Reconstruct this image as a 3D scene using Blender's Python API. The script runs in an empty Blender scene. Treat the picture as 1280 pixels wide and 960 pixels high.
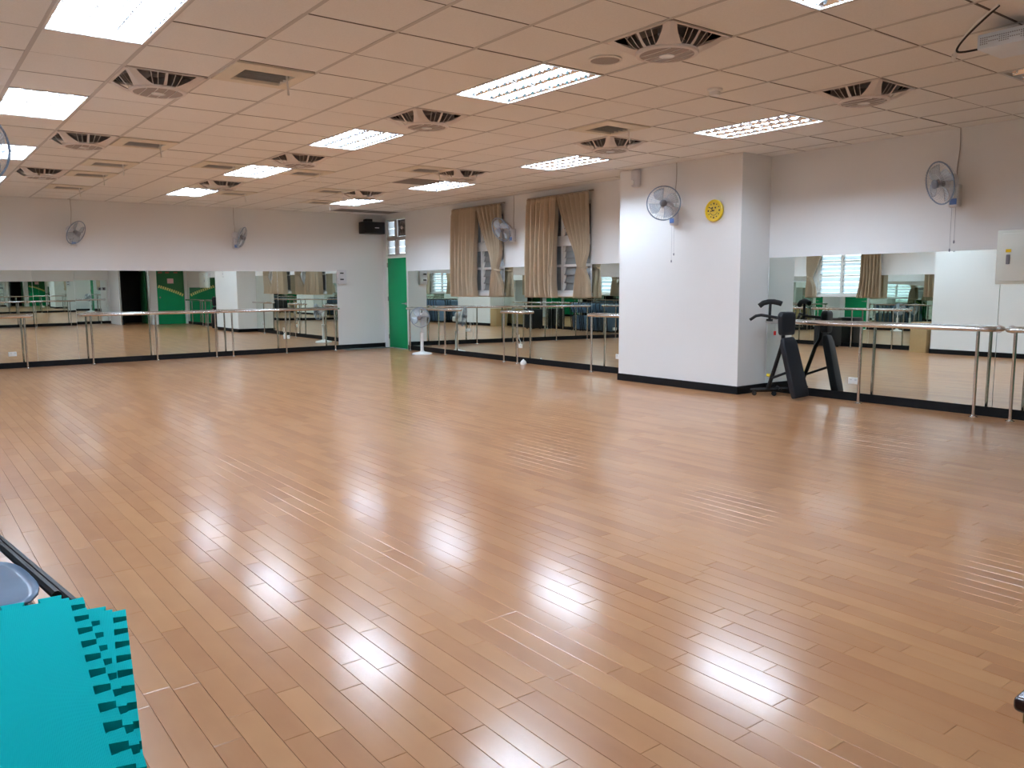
import bpy, bmesh, math, random
from mathutils import Vector, Matrix, Euler
random.seed(7)
S = bpy.context.scene
COL = S.collection
pi = math.pi
R = math.radians
# ------------------------------------------------------------------ camera, world, exposure
H, CE = 1.38, 2.963                # camera height, ceiling height
XB, YA, XL, YK = 8.94, 16.57, -0.5, -0.6
GX, GY = 1.4574, 4.678             # ceiling grid origin
PX = 8.36                          # face of the pillar
cam = bpy.data.cameras.new('camera')
cam.lens, cam.sensor_width = 1015.716 / 1280 * 36, 36
cam.clip_start = .02
co = bpy.data.objects.new('camera', cam)
COL.objects.link(co)
rt = Vector((0.79587471, -0.60541829, -0.00722003))
up = Vector((0.07867847, 0.09159123, 0.99268361))
fw = Vector((0.60032752, 0.79061984, -0.12052853))
co.matrix_world = Matrix(((rt.x, up.x, -fw.x, 0), (rt.y, up.y, -fw.y, 0), (rt.z, up.z, -fw.z, H), (0, 0, 0, 1)))
S.camera = co
W = bpy.data.worlds.new('sky')
S.world = W
W.use_nodes = True
bg = W.node_tree.nodes['Background']
bg.inputs[0].default_value = (.74, .88, 1, 1)
bg.inputs[1].default_value = 3.2
vs = S.view_settings
vs.view_transform, vs.look, vs.gamma, vs.use_curve_mapping = 'Standard', 'None', 1, False
vs.exposure = 0.0
S.cycles.max_bounces = 14
S.cycles.glossy_bounces = 8
S.cycles.diffuse_bounces = 6
TUBE = 117.0                        # radiance of the fluorescent tubes

# ------------------------------------------------------------------ materials
def mat(name, col, rough=.5, metal=0, noise=None, bump=None, emit=None, trans=0, spec=.5, alpha=1, sheen=0, ior=1.45):
    m = bpy.data.materials.new(name)
    m.use_nodes = True
    nt = m.node_tree
    b = nt.nodes['Principled BSDF']
    b.inputs['Base Color'].default_value = (*col, 1)
    b.inputs['Roughness'].default_value = rough
    b.inputs['Metallic'].default_value = metal
    b.inputs['Specular IOR Level'].default_value = spec
    b.inputs['IOR'].default_value = ior
    b.inputs['Transmission Weight'].default_value = trans
    b.inputs['Alpha'].default_value = alpha
    b.inputs['Sheen Weight'].default_value = sheen
    if emit:
        b.inputs['Emission Color'].default_value = (*emit[0], 1)
        b.inputs['Emission Strength'].default_value = emit[1]
    if noise or bump:
        tc = nt.nodes.new('ShaderNodeTexCoord')
    if noise:                       # (scale, amount): mottled base colour
        n = nt.nodes.new('ShaderNodeTexNoise')
        n.inputs['Scale'].default_value = noise[0]
        n.inputs['Detail'].default_value = 5
        nt.links.new(tc.outputs['Object'], n.inputs['Vector'])
        mx = nt.nodes.new('ShaderNodeMix')
        mx.data_type = 'RGBA'
        a = noise[1]
        mx.inputs[6].default_value = (*[c * (1 - a) for c in col], 1)
        mx.inputs[7].default_value = (*[min(1, c * (1 + a)) for c in col], 1)
        nt.links.new(n.outputs[0], mx.inputs[0])
        nt.links.new(mx.outputs[2], b.inputs['Base Color'])
    if bump:                        # (scale, strength)
        n2 = nt.nodes.new('ShaderNodeTexNoise')
        n2.inputs['Scale'].default_value = bump[0]
        n2.inputs['Detail'].default_value = 3
        nt.links.new(tc.outputs['Object'], n2.inputs['Vector'])
        bp = nt.nodes.new('ShaderNodeBump')
        bp.inputs['Strength'].default_value = bump[1]
        bp.inputs['Distance'].default_value = .01
        nt.links.new(n2.outputs[0], bp.inputs['Height'])
        nt.links.new(bp.outputs[0], b.inputs['Normal'])
    return m

M = {}
M['wall'] = mat('wall_paint', (.76, .76, .745), .65, noise=(1.5, .02), bump=(60, .04))
M['tile'] = mat('mineral_fibre_tile', (.79, .78, .755), .9, noise=(90, .07), bump=(160, .2), spec=.2)
M['bar'] = mat('grid_bar_paint', (.52, .50, .48), .6)
M['jointshade'] = mat('joint_shade_brown', (.13, .105, .088), .7)  # shade of the recessed tile joints, put into a dark colour
M['ventpanel'] = mat('yellowed_vent_panel', (.70, .65, .55), .6, noise=(5, .08))
M['plenum'] = mat('dark_plenum', (.05, .04, .035), .9)
M['base'] = mat('black_skirting', (.004, .004, .005), .55, spec=.2)
M['mirror'] = mat('silvered_mirror', (.80, .86, .82), .004, 1)
M['chrome'] = mat('stainless_steel', (.72, .70, .68), .16, 1, noise=(30, .06))
M['green'] = mat('green_door_paint', (.004, .29, .105), .5, noise=(3, .06), spec=.25)
M['darkgreen'] = mat('dark_green_paint', (.01, .12, .035), .5)
M['white'] = mat('white_plastic', (.78, .78, .76), .35)
M['cream'] = mat('cream_enamel', (.78, .83, .76), .4, noise=(4, .03))
M['metalwhite'] = mat('white_enamelled_metal', (.80, .80, .79), .25)
M['reflector'] = mat('bright_reflector', (.86, .87, .90), .14, 1)
M['fanplastic'] = mat('greyish_fan_plastic', (.62, .62, .64), .4)
M['ceilfan'] = mat('ivory_ceiling_fan_plastic', (.68, .63, .60), .45)
M['grill'] = mat('grey_grill', (.33, .29, .27), .6, noise=(200, .3))
M['blade'] = mat('clear_blue_fan_blade', (.68, .77, .85), .25, trans=.3, alpha=.5)
M['wire'] = mat('fan_guard_wire', (.42, .47, .53), .35, .3)
M['rim'] = mat('blue_grey_guard_rim', (.16, .22, .30), .4)
M['hub'] = mat('dark_grey_hub', (.16, .16, .18), .4)
M['label'] = mat('blue_label', (.10, .20, .50), .4, noise=(60, .5))
M['greymark'] = mat('grey_mark', (.22, .23, .26), .4)
M['black'] = mat('black_plastic', (.008, .008, .009), .5)
M['leather'] = mat('black_vinyl', (.010, .011, .014), .5, spec=.3, noise=(25, .2), bump=(90, .1))
M['steel'] = mat('black_steel', (.008, .008, .009), .5, spec=.3)
M['foam'] = mat('black_foam', (.006, .006, .007), .85, bump=(120, .3))
M['yellow'] = mat('yellow_plastic', (.80, .58, .02), .3)
M['face'] = mat('yellow_dial', (.74, .52, .03), .4)
M['curtain'] = mat('tan_satin_curtain', (.44, .345, .235), .5, noise=(6, .10), bump=(250, .06), sheen=.15)
M['frame'] = mat('white_window_frame', (.70, .70, .68), .4)
M['louver'] = mat('grey_frosted_glass', (.30, .31, .31), .2, trans=.25)
M['brightglass'] = mat('frosted_white_glass', (.86, .88, .90), .5, trans=.75)
M['slat'] = mat('pale_glass_louver', (.75, .82, .86), .25, trans=.55)
M['outside'] = mat('grey_outside_wall', (.16, .16, .155), .8, noise=(3, .2))
M['foammat'] = mat('teal_eva_foam', (.0, .385, .39), .85, spec=.08)
M['shell'] = mat('blue_grey_plastic', (.11, .175, .26), .25, noise=(8, .15))
M['card'] = mat('cardboard', (.40, .27, .13), .8, noise=(12, .1))
M['red'] = mat('red_tag', (.6, .02, .02), .5)
M['pink'] = mat('pink_paper', (.75, .45, .48), .6)
M['yellowpaint'] = mat('yellow_paint', (.72, .66, .20), .6)
M['redpaint'] = mat('dull_red_paint', (.30, .08, .05), .6)
M['floorpatch'] = mat('grey_green_patch', (.10, .115, .10), .85, noise=(40, .3))
M['string'] = mat('grey_cord', (.36, .31, .27), .7)
M['lacquer'] = mat('dark_lacquered_wood', (.035, .012, .010), .15, noise=(6, .3))
M['brass'] = mat('dull_brass', (.30, .20, .08), .35, 1)
M['projector'] = mat('pale_grey_projector', (.68, .75, .82), .4)
M['slot'] = mat('dark_grey_panel', (.20, .185, .175), .8, noise=(80, .1))
M['tube'] = mat('fluorescent_tube', (1, 1, 1), .5, emit=((.77, .95, 1.17), TUBE))
M['tubeoff'] = mat('unlit_fluorescent_tube', (.85, .87, .88), .3)
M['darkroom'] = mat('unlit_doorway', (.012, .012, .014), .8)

def wood():
    m = bpy.data.materials.new('beech_parquet')
    m.use_nodes = True
    nt = m.node_tree
    L = nt.links.new
    b = nt.nodes['Principled BSDF']
    at = nt.nodes.new('ShaderNodeAttribute')
    at.attribute_name = 'tone'
    tc = nt.nodes.new('ShaderNodeTexCoord')
    ad = nt.nodes.new('ShaderNodeVectorMath')
    ad.operation = 'MULTIPLY_ADD'
    ad.inputs[1].default_value = (37, 53, 11)
    L(at.outputs['Color'], ad.inputs[0])
    L(tc.outputs['Object'], ad.inputs[2])
    mp = nt.nodes.new('ShaderNodeMapping')
    mp.inputs['Scale'].default_value = (16, 1.6, 8)
    L(ad.outputs[0], mp.inputs['Vector'])
    n = nt.nodes.new('ShaderNodeTexNoise')
    n.inputs['Scale'].default_value = 1
    n.inputs['Detail'].default_value = 6
    n.inputs['Distortion'].default_value = .6
    L(mp.outputs[0], n.inputs['Vector'])
    mp2 = nt.nodes.new('ShaderNodeMapping')
    mp2.inputs['Scale'].default_value = (7, 4, 5)
    L(ad.outputs[0], mp2.inputs['Vector'])
    n2 = nt.nodes.new('ShaderNodeTexNoise')
    n2.inputs['Scale'].default_value = 1
    n2.inputs['Detail'].default_value = 2
    L(mp2.outputs[0], n2.inputs['Vector'])
    rp = nt.nodes.new('ShaderNodeValToRGB')
    rp.color_ramp.elements[0].color = (.325, .141, .060, 1)
    rp.color_ramp.elements[1].color = (.475, .252, .115, 1)
    e = rp.color_ramp.elements.new(.35)
    e.color = (.38, .180, .079, 1)
    e = rp.color_ramp.elements.new(.7)
    e.color = (.425, .212, .094, 1)
    sm = nt.nodes.new('ShaderNodeMath')       # tone + grain + blotch
    sm.operation = 'MULTIPLY_ADD'
    sm.inputs[1].default_value = .30
    L(n.outputs[0], sm.inputs[0])
    sm2 = nt.nodes.new('ShaderNodeMath')
    sm2.operation = 'MULTIPLY_ADD'
    sm2.inputs[1].default_value = .55
    L(n2.outputs[0], sm2.inputs[0])
    sp = nt.nodes.new('ShaderNodeSeparateColor')
    L(at.outputs['Color'], sp.inputs[0])
    tm = nt.nodes.new('ShaderNodeMath')
    tm.operation = 'MULTIPLY_ADD'
    tm.inputs[1].default_value = .62
    tm.inputs[2].default_value = -.29
    L(sp.outputs[0], tm.inputs[0])
    L(tm.outputs[0], sm2.inputs[2])
    L(sm2.outputs[0], sm.inputs[2])
    L(sm.outputs[0], rp.inputs[0])
    L(rp.outputs[0], b.inputs['Base Color'])
    b.inputs['Roughness'].default_value = .276
    b.inputs['Specular IOR Level'].default_value = .5
    bp = nt.nodes.new('ShaderNodeBump')
    bp.inputs['Strength'].default_value = .05
    bp.inputs['Distance'].default_value = .004
    L(n.outputs[0], bp.inputs['Height'])
    L(bp.outputs[0], b.inputs['Normal'])
    b2 = nt.nodes.new('ShaderNodeBsdfPrincipled')      # smoother patches of the lacquer over the same wood
    b2.inputs['Roughness'].default_value = .15
    L(rp.outputs[0], b2.inputs['Base Color'])
    L(bp.outputs[0], b2.inputs['Normal'])
    ms = nt.nodes.new('ShaderNodeMixShader')
    ms.inputs[0].default_value = .5
    L(b.outputs[0], ms.inputs[1])
    L(b2.outputs[0], ms.inputs[2])
    L(ms.outputs[0], nt.nodes['Material Output'].inputs['Surface'])
    return m
M['wood'] = wood()

# ------------------------------------------------------------------ mesh helper
class MB:
    def __init__(s, T=None):
        s.v, s.f = [], []
        s.T = T or Matrix()
    def add(s, vs, fs, T=None):
        n = len(s.v)
        t = s.T @ T if T is not None else s.T
        s.v += [t @ Vector(p) for p in vs]
        s.f += [[n + i for i in f] for f in fs]
        return s
    def box(s, c, d, T=None):
        x, y, z = c
        a, b, e = d[0] / 2, d[1] / 2, d[2] / 2
        return s.add([(x + i * a, y + j * b, z + k * e) for i in (-1, 1) for j in (-1, 1) for k in (-1, 1)],
                     [(0, 1, 3, 2), (4, 6, 7, 5), (0, 4, 5, 1), (2, 3, 7, 6), (0, 2, 6, 4), (1, 5, 7, 3)], T)
    def bb(s, x0, x1, y0, y1, z0, z1):
        return s.box(((x0 + x1) / 2, (y0 + y1) / 2, (z0 + z1) / 2), (abs(x1 - x0), abs(y1 - y0), abs(z1 - z0)))
    def tube(s, pts, r, n=8, closed=False, T=None):
        pts = [Vector(p) for p in pts]
        m = len(pts)
        vs, fs = [], []
        rr = r if isinstance(r, (list, tuple)) else [r] * m
        u = None
        for i, p in enumerate(pts):
            a = pts[(i - 1) % m] if closed or i > 0 else p
            b = pts[(i + 1) % m] if closed or i < m - 1 else p
            d = (b - a).normalized()
            if u is None:
                u = d.orthogonal().normalized()
            u = (u - d * u.dot(d)).normalized()
            w = d.cross(u)
            for k in range(n):
                q = 2 * pi * (k + .5) / n
                vs.append(p + (u * math.cos(q) + w * math.sin(q)) * rr[i])
        for i in range(m if closed else m - 1):
            j = (i + 1) % m
            for k in range(n):
                l = (k + 1) % n
                fs.append((i * n + k, i * n + l, j * n + l, j * n + k))
        if not closed:
            fs.append(tuple(range(n - 1, -1, -1)))
            fs.append(tuple((m - 1) * n + k for k in range(n)))
        return s.add(vs, fs, T)
    def lathe(s, prof, n=24, T=None):        # profile of (radius, z) about the z axis
        vs, fs = [], []
        m = len(prof)
        for r, z in prof:
            for k in range(n):
                q = 2 * pi * k / n
                vs.append((max(r, 1e-4) * math.cos(q), max(r, 1e-4) * math.sin(q), z))
        for i in range(m - 1):
            for k in range(n):
                l = (k + 1) % n
                fs.append((i * n + k, i * n + l, (i + 1) * n + l, (i + 1) * n + k))
        fs.append(tuple(range(n - 1, -1, -1)))
        fs.append(tuple((m - 1) * n + k for k in range(n)))
        return s.add(vs, fs, T)
    def prism(s, poly, z0, z1, T=None):
        n = len(poly)
        vs = [(x, y, z0) for x, y in poly] + [(x, y, z1) for x, y in poly]
        fs = [tuple(range(n - 1, -1, -1)), tuple(range(n, 2 * n))]
        fs += [(i, (i + 1) % n, n + (i + 1) % n, n + i) for i in range(n)]
        return s.add(vs, fs, T)
    def grid(s, rows):
        m = len(rows[0])
        return s.add([p for r in rows for p in r],
                     [(i * m + j, i * m + j + 1, (i + 1) * m + j + 1, (i + 1) * m + j) for i in range(len(rows) - 1) for j in range(m - 1)])
    def mesh(s, name, m, bevel=0, seg=2, smooth=35):
        me = bpy.data.meshes.new(name)
        me.from_pydata([tuple(p) for p in s.v], [], s.f)
        bm = bmesh.new()
        bm.from_mesh(me)
        bmesh.ops.recalc_face_normals(bm, faces=bm.faces)
        if bevel:
            ed = [e for e in bm.edges if len(e.link_faces) == 2 and e.calc_face_angle(0) > R(30)]
            bmesh.ops.bevel(bm, geom=ed, offset=bevel, segments=seg, affect='EDGES', profile=.5, clamp_overlap=True)
        bm.to_mesh(me)
        bm.free()
        if smooth:
            me.shade_smooth()
            me.set_sharp_from_angle(angle=R(smooth))
        me.materials.append(M[m])
        return me
    def build(s, name, m, parent=None, bevel=0, seg=2, smooth=35):
        o = bpy.data.objects.new(name, s.mesh(name, m, bevel, seg, smooth))
        COL.objects.link(o)
        o.parent = parent
        return o

def tag(o, label, cat, group=None):
    o['label'], o['category'] = label, cat
    if group:
        o['group'] = group
    return o
def thing(name, label, cat, loc=(0, 0, 0), rot=(0, 0, 0), group=None):
    o = bpy.data.objects.new(name, None)
    COL.objects.link(o)
    o.location, o.rotation_euler = loc, rot
    o.empty_display_size = .1
    return tag(o, label, cat, group)
def struct(name, mb, m, **k):
    o = mb.build(name, m, **k)
    o['kind'] = 'structure'
    return o
def stuff(o):
    o['kind'] = 'stuff'
    return o
def copy_thing(o, label, loc=None, rot=None):
    kids = list(o.children)
    c = o.copy()
    COL.objects.link(c)
    c['label'] = label
    if loc is not None:
        c.location = loc
    if rot is not None:
        c.rotation_euler = rot
    for k in kids:
        d = k.copy()
        COL.objects.link(d)
        d.parent = c
        for g in k.children:
            e = g.copy()
            COL.objects.link(e)
            e.parent = d
    return c
def frame_to(z, x=None):          # rotation matrix whose local z is the given axis
    z = Vector(z).normalized()
    x = Vector(x) if x is not None else z.orthogonal()
    x = (x - z * x.dot(z)).normalized()
    y = z.cross(x)
    return Matrix((x, y, z)).transposed().to_4x4()
def curve(pts, k=6):
    P = [Vector(p) for p in pts]
    out = []
    for i in range(len(P) - 1):
        a, b, c, d = P[max(i - 1, 0)], P[i], P[i + 1], P[min(i + 2, len(P) - 1)]
        for j in range(k):
            t = j / k
            out.append(.5 * (2 * b + (c - a) * t + (2 * a - 5 * b + 4 * c - d) * t * t + (3 * b - a - 3 * c + d) * t ** 3))
    return out + [P[-1]]
def arc(c, r, a0, a1, n, ax=(0, 1), base=None):
    out = []
    for i in range(n + 1):
        t = a0 + (a1 - a0) * i / n
        p = list(c)
        p[ax[0]] += r * math.cos(t)
        p[ax[1]] += r * math.sin(t)
        out.append(tuple(p))
    return out

# ------------------------------------------------------------------ floor
YB = 1.0                          # nearer stretch of the back wall, right of the step
XS = 6.58
fl = struct('floor', MB().bb(XL - .2, XB + .2, YK - .2, YA + .2, -.06, -.012), 'plenum', smooth=0)
pw = .09
planks = []
x = XL
while x < XB - .005:
    w = min(pw, XB - x)
    y = YK - random.random() * .6
    while y < YA:
        l = random.choice((.36, .45, .54, .63, .72, .9)) + random.uniform(-.02, .02)
        y0, y1 = max(y, YK), min(y + l, YA)
        if y1 - y0 > .03:
            planks.append((x, x + w, y0, y1))
        y += l
    x += pw
def project(p):
    d = Vector(p) - Vector((0, 0, H))
    z = d.dot(fw)
    if z < .05:
        return None
    return 640 + 1015.716 * d.dot(rt) / z, 480 - 1015.716 * d.dot(up) / z, z
def shown(x0, x1, y0, y1, z):
    ps = [project((a, b, z)) for a in (x0, x1) for b in (y0, y1)]
    if any(p is None for p in ps):
        return 0
    q = [(min(1280, max(0, p[0])), min(960, max(0, p[1]))) for p in ps]
    q = [q[0], q[1], q[3], q[2]]
    return abs(sum(q[i][0] * q[(i + 1) % 4][1] - q[(i + 1) % 4][0] * q[i][1] for i in range(4))) / 2
def plank_geo(p):
    x0, x1, y0, y1 = p
    g, c, e = .0004, .0016, .0011
    xc, yc = (x0 + x1) / 2, (y0 + y1) / 2
    a, b, h = random.gauss(0, .0022), random.gauss(0, .0004), random.gauss(0, .00015)
    z = lambda X, Y, k: h + a * (X - xc) + b * (Y - yc) - k
    ring = lambda i, k: [(X, Y, z(X, Y, k)) for X, Y in ((x0 + i, y0 + i), (x1 - i, y0 + i), (x1 - i, y1 - i), (x0 + i, y1 - i))]
    vs = ring(g + c, 0) + ring(g, e) + ring(g, .0115)
    fs = [(0, 1, 2, 3)]
    for o in (0, 4):
        fs += [(o + i, o + 4 + i, o + 4 + (i + 1) % 4, o + (i + 1) % 4) for i in range(4)]
    return vs, fs
def plank_mesh(name, ps):
    v, f, t = [], [], []
    for p in ps:
        vs, fs = plank_geo(p)
        n = len(v)
        v += vs
        f += [[n + i for i in q] for q in fs]
        tone = (random.random(), random.random(), random.random(), 1)
        t += [tone] * len(vs)
    me = bpy.data.meshes.new(name)
    me.from_pydata(v, [], f)
    ca = me.color_attributes.new('tone', 'FLOAT_COLOR', 'POINT')
    for i, c in enumerate(t):
        ca.data[i].color = c
    me.materials.append(M['wood'])
    o = bpy.data.objects.new(name, me)
    COL.objects.link(o)
    o.parent = fl
    return o
planks.sort(key=lambda p: -shown(*p, 0))
for p in planks[:300]:
    plank_mesh('floor_plank', [p])
stuff(plank_mesh('far_floor_planks', planks[300:]))

# ------------------------------------------------------------------ ceiling
CT = CE + .24
cl = struct('ceiling', MB().bb(XL - .2, XB + .2, YK - .2, YA + .2, CT, CT + .05), 'plenum', smooth=0)
LIGHTS = [(-1, 0), (-1, 5), (-1, 10), (-1, 15), (4, -5), (4, 0), (4, 5), (4, 10), (4, 15), (9, -5), (9, 0), (9, 5), (9, 10), (9, 15), (-1, -5)]
OFF = {(9, -5)}
CFANS = [(0, 3), (0, 8), (0, 13), (4, -2), (4, 3), (4, 8), (4, 13), (8, -2), (8, 3), (8, 8), (8, 13)]
VENTS = [(1, 2), (1, 8), (1, 11), (1, 13), (1, 16), (3, 10), (5, 10), (7, 2), (7, 8), (5, 15), (7, 13), (8, 16)]
PANELS = [(8, 10)]
used = set(CFANS) | set(VENTS) | set(PANELS)
for i, j in LIGHTS:
    used |= {(i, j), (i, j + 1)}
def cell(i, j):
    return GX + .6 * (i + .5), GY + .6 * (j + .5)
tiles = []
for i in range(-4, 13):
    for j in range(-9, 20):
        if (i, j) in used:
            continue
        x0, x1 = max(GX + .6 * i, XL), min(GX + .6 * i + .6, XB)
        y0, y1 = max(GY + .6 * j, YK), min(GY + .6 * j + .6, YA)
        if (i, j) == (12, 18):
            pass
        if x1 - x0 < .03 or y1 - y0 < .03:
            continue
        tiles.append((x0, x1, y0, y1))
def tile_mb(x0, x1, y0, y1, m=None):
    m = m or MB()
    g, c = .003, .004
    e = .0025                        # the joints across are left a little more open
    ring = lambda q, z: [(x0 + q, y0 + q + e, z), (x1 - q, y0 + q + e, z), (x1 - q, y1 - q - e, z), (x0 + q, y1 - q - e, z)]
    vs = ring(g + c, CE) + ring(g, CE + .004) + ring(g, CE + .015)
    fs = [(0, 1, 2, 3), (8, 9, 10, 11)]
    for o in (0, 4):
        fs += [(o + i, o + 4 + i, o + 4 + (i + 1) % 4, o + (i + 1) % 4) for i in range(4)]
    return m.add(vs, fs)
tiles.sort(key=lambda p: -shown(*p, CE))
proto = {}
for t in tiles[:290]:
    k = (round(t[1] - t[0], 3), round(t[3] - t[2], 3))
    if k not in proto:
        proto[k] = tile_mb(-k[0] / 2, k[0] / 2, -k[1] / 2, k[1] / 2).mesh('ceiling_tile', 'tile', smooth=0)
    o = bpy.data.objects.new('ceiling_tile', proto[k])
    COL.objects.link(o)
    o.parent = cl
    o.location = ((t[0] + t[1]) / 2, (t[2] + t[3]) / 2, random.gauss(0, .0008))
    o.rotation_euler = (random.gauss(0, .0012), random.gauss(0, .0012), 0)
rest = MB()
for t in tiles[290:]:
    tile_mb(*t, rest)
stuff(rest.build('unseen_ceiling_tiles', 'tile', cl, smooth=0))
for i in range(-3, 13):
    xx = GX + .6 * i
    MB().bb(xx - .014, xx + .014, YK, YA, CE - .0025, CE + .001).build('grid_bar', 'bar', cl, smooth=0)
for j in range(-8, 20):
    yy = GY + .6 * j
    MB().bb(XL, XB, yy - .0055, yy + .0055, CE + .0008, CE + .0125).build('cross_piece', 'jointshade', cl, smooth=0)  # dark strip painting the shadow gap between tile rows
for i, j in PANELS:
    x, y = cell(i, j)
    tag(MB().bb(x - .292, x + .292, y - .292, y + .292, CE - .006, CE + .012).build('access_panel', 'slot', bevel=.003),
        'dull grey flat panel set in the ceiling beside a light and a ceiling fan', 'ceiling panel')
# fluorescent troffers
def light(i, j, label, lit=True):
    x, y = GX + .6 * (i + .5), GY + .6 * (j + 1)
    t = thing('ceiling_light', label, 'ceiling light', (x, y, CE), group='recessed fluorescent ceiling lights')
    hx, hy = .296, .597
    f = MB()
    for sx in (-1, 1):
        f.bb(sx * hx, sx * (hx - .018), -hy, hy, -.004, .012)
        f.bb(-hx, hx, sx * hy, sx * (hy - .018), -.004, .012)
    f.build('frame', 'metalwhite', t, smooth=0)
    h = MB()
    h.bb(-hx, hx, -hy, hy, .115, .12)
    for sx in (-1, 1):
        h.bb(sx * hx, sx * (hx - .004), -hy, hy, .012, .118)
        h.bb(-hx, hx, sx * hy, sx * (hy - .004), .012, .118)
    h.build('housing', 'metalwhite', t, smooth=0)
    lo = MB()
    for b in (-1, 1):                       # parabolic reflector walls between and beside the three bays
        lo.add([(b * .093, -hy + .02, .003), (b * .093 - .02, -hy + .02, .035), (b * .093 - .034, -hy + .02, .1), (b * .093 + .034, -hy + .02, .1), (b * .093 + .02, -hy + .02, .035),
                (b * .093, hy - .02, .003), (b * .093 - .02, hy - .02, .035), (b * .093 - .034, hy - .02, .1), (b * .093 + .034, hy - .02, .1), (b * .093 + .02, hy - .02, .035)],
               [(0, 1, 6, 5), (1, 2, 7, 6), (0, 5, 9, 4), (4, 9, 8, 3)])
        lo.add([(b * .279, -hy + .02, .003), (b * .259, -hy + .02, .035), (b * .245, -hy + .02, .1), (b * .279, hy - .02, .003), (b * .259, hy - .02, .035), (b * .245, hy - .02, .1)],
               [(0, 1, 4, 3), (1, 2, 5, 4)])
    for b in (-1, 0, 1):
        for k in range(11):
            yy = -hy + .05 + k * (2 * hy - .1) / 10
            c = b * .186
            w = .078
            lo.add([(c - w, yy - .006, .004), (c + w, yy - .006, .004), (c + w, yy + .006, .004), (c - w, yy + .006, .004),
                    (c - w, yy, .03), (c + w, yy, .03), (c, yy - .005, .018), (c, yy + .005, .018)],
                   [(0, 1, 2, 3), (0, 4, 5, 1), (3, 2, 5, 4), (0, 3, 4), (1, 5, 2)])
    lo.build('louver', 'reflector', t, smooth=0)
    for b in (-1, 0, 1):
        tb = MB()
        tb.tube([(b * .186, -hy + .03, .05), (b * .186, hy - .03, .05)], .018, 8)
        tb.build('tube', 'tube' if lit else 'tubeoff', t)
    return t
where_i = {-1: 'row along the left side of the ceiling', 4: 'middle row of the ceiling', 9: 'row along the window wall side'}
where_j = {-5: 'nearest', 0: 'second nearest', 5: 'third nearest', 10: 'fourth nearest', 15: 'farthest'}
for i, j in LIGHTS:
    light(i, j, '%s three-tube ceiling light, %s in the %s' % ('unlit' if (i, j) in OFF else 'bright', where_j[j], where_i[i]), (i, j) not in OFF)
# square ceiling circulation fans
def cfan():
    t = thing('ceiling_fan', '', 'ceiling fan', group='square ceiling fans')
    a, r, zd = .293, .178, -.085
    fr = MB()
    for s in (-1, 1):
        fr.bb(s * a, s * (a - .022), -a, a, -.007, .01)
        fr.bb(-a, a, s * a, s * (a - .022), -.007, .01)
    for sx in (-1, 1):
        for sy in (-1, 1):
            fr.lathe([(.009, -.011), (.009, -.006)], 8, Matrix.Translation((sx * (a - .014), sy * (a - .014), 0)))
    fr.build('frame', 'ceilfan', t, smooth=0)
    ao = a - .016
    ro = lambda q: ao / max(abs(math.cos(q)), abs(math.sin(q)))
    def strip(mb, half0, half1, mid, n=8, m=6):
        rows = []
        for u in range(m + 1):
            k = u / m
            half = half0 + (half1 - half0) * (k ** 1.7)
            row = []
            for v in range(n + 1):
                q = mid + half * (2 * v / n - 1)
                rad = ro(q) * (1 - k) + r * k
                row.append((rad * math.cos(q), rad * math.sin(q), -.004 + zd * math.sin(k * pi / 2) ** 1.1))
            rows.append(row)
        mb.grid(rows)
    for c in range(4):
        mb = MB()
        strip(mb, R(7), R(33), pi / 4 + c * pi / 2)
        mb.build('corner_arm', 'ceilfan', t)
    for c in range(4):
        mb = MB()
        strip(mb, R(2.2), R(4.5), c * pi / 2)
        for d in (-1, 1):
            for q in (13, 22.5):
                strip(mb, R(.5), R(.7), c * pi / 2 + d * R(q), 1)
        mb.build('side_slats', 'ceilfan', t)
    MB().lathe([(.203, zd + .006), (.207, zd - .004), (.2, zd - .014), (.178, zd - .016), (.175, zd - .010)], 36).build('ring', 'ceilfan', t)
    MB().lathe([(.176, zd - .008), (.176, zd - .0125), (.1, zd - .017), (.062, zd - .018)], 36).build('grill', 'grill', t)
    gl = MB()
    for q in (-.11, -.04, .03, .1):
        w = math.sqrt(.172 ** 2 - q * q)
        gl.bb(q - .0015, q + .0015, -w, w, zd - .0195, zd - .012)
    gl.build('grill_rib', 'ceilfan', t, smooth=0)
    MB().lathe([(.05, zd - .016), (.05, zd - .024), (.035, zd - .027)], 24).build('hub', 'metalwhite', t)
    sh = MB()
    sh.lathe([(.262, -.002), (.262, .2)], 24)
    sh.v = sh.v
    sh.f = sh.f[:-2] + [sh.f[-1]]
    sh.build('shroud', 'grill', t)
    bl = MB()
    for k in range(4):
        T = Matrix.Rotation(k * pi / 2 + .4, 4, 'Z')
        bl.add([(.04, -.03, .06), (.22, -.05, .04), (.22, .05, .075), (.04, .03, .08), (.04, -.03, .064), (.22, -.05, .044), (.22, .05, .079), (.04, .03, .084)],
               [(0, 1, 2, 3), (7, 6, 5, 4), (0, 4, 5, 1), (1, 5, 6, 2), (2, 6, 7, 3), (3, 7, 4, 0)], T)
    bl.lathe([(.06, .03), (.06, .19)], 16)
    bl.build('rotor', 'grill', t)
    return t
cf_row = {0: 'row nearest the left side', 4: 'middle row', 8: 'row nearest the window wall'}
cf_n = {-2: 'nearest', 3: 'second', 8: 'third', 13: 'farthest'}
base = None
for i, j in CFANS:
    lb = 'square ceiling fan with round grill, %s in the %s' % (cf_n[j], cf_row[i])
    x, y = cell(i, j)
    if base is None:
        base = cfan()
        base['label'], base.location = lb, (x, y, CE)
    else:
        copy_thing(base, lb, (x, y, CE))
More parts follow.
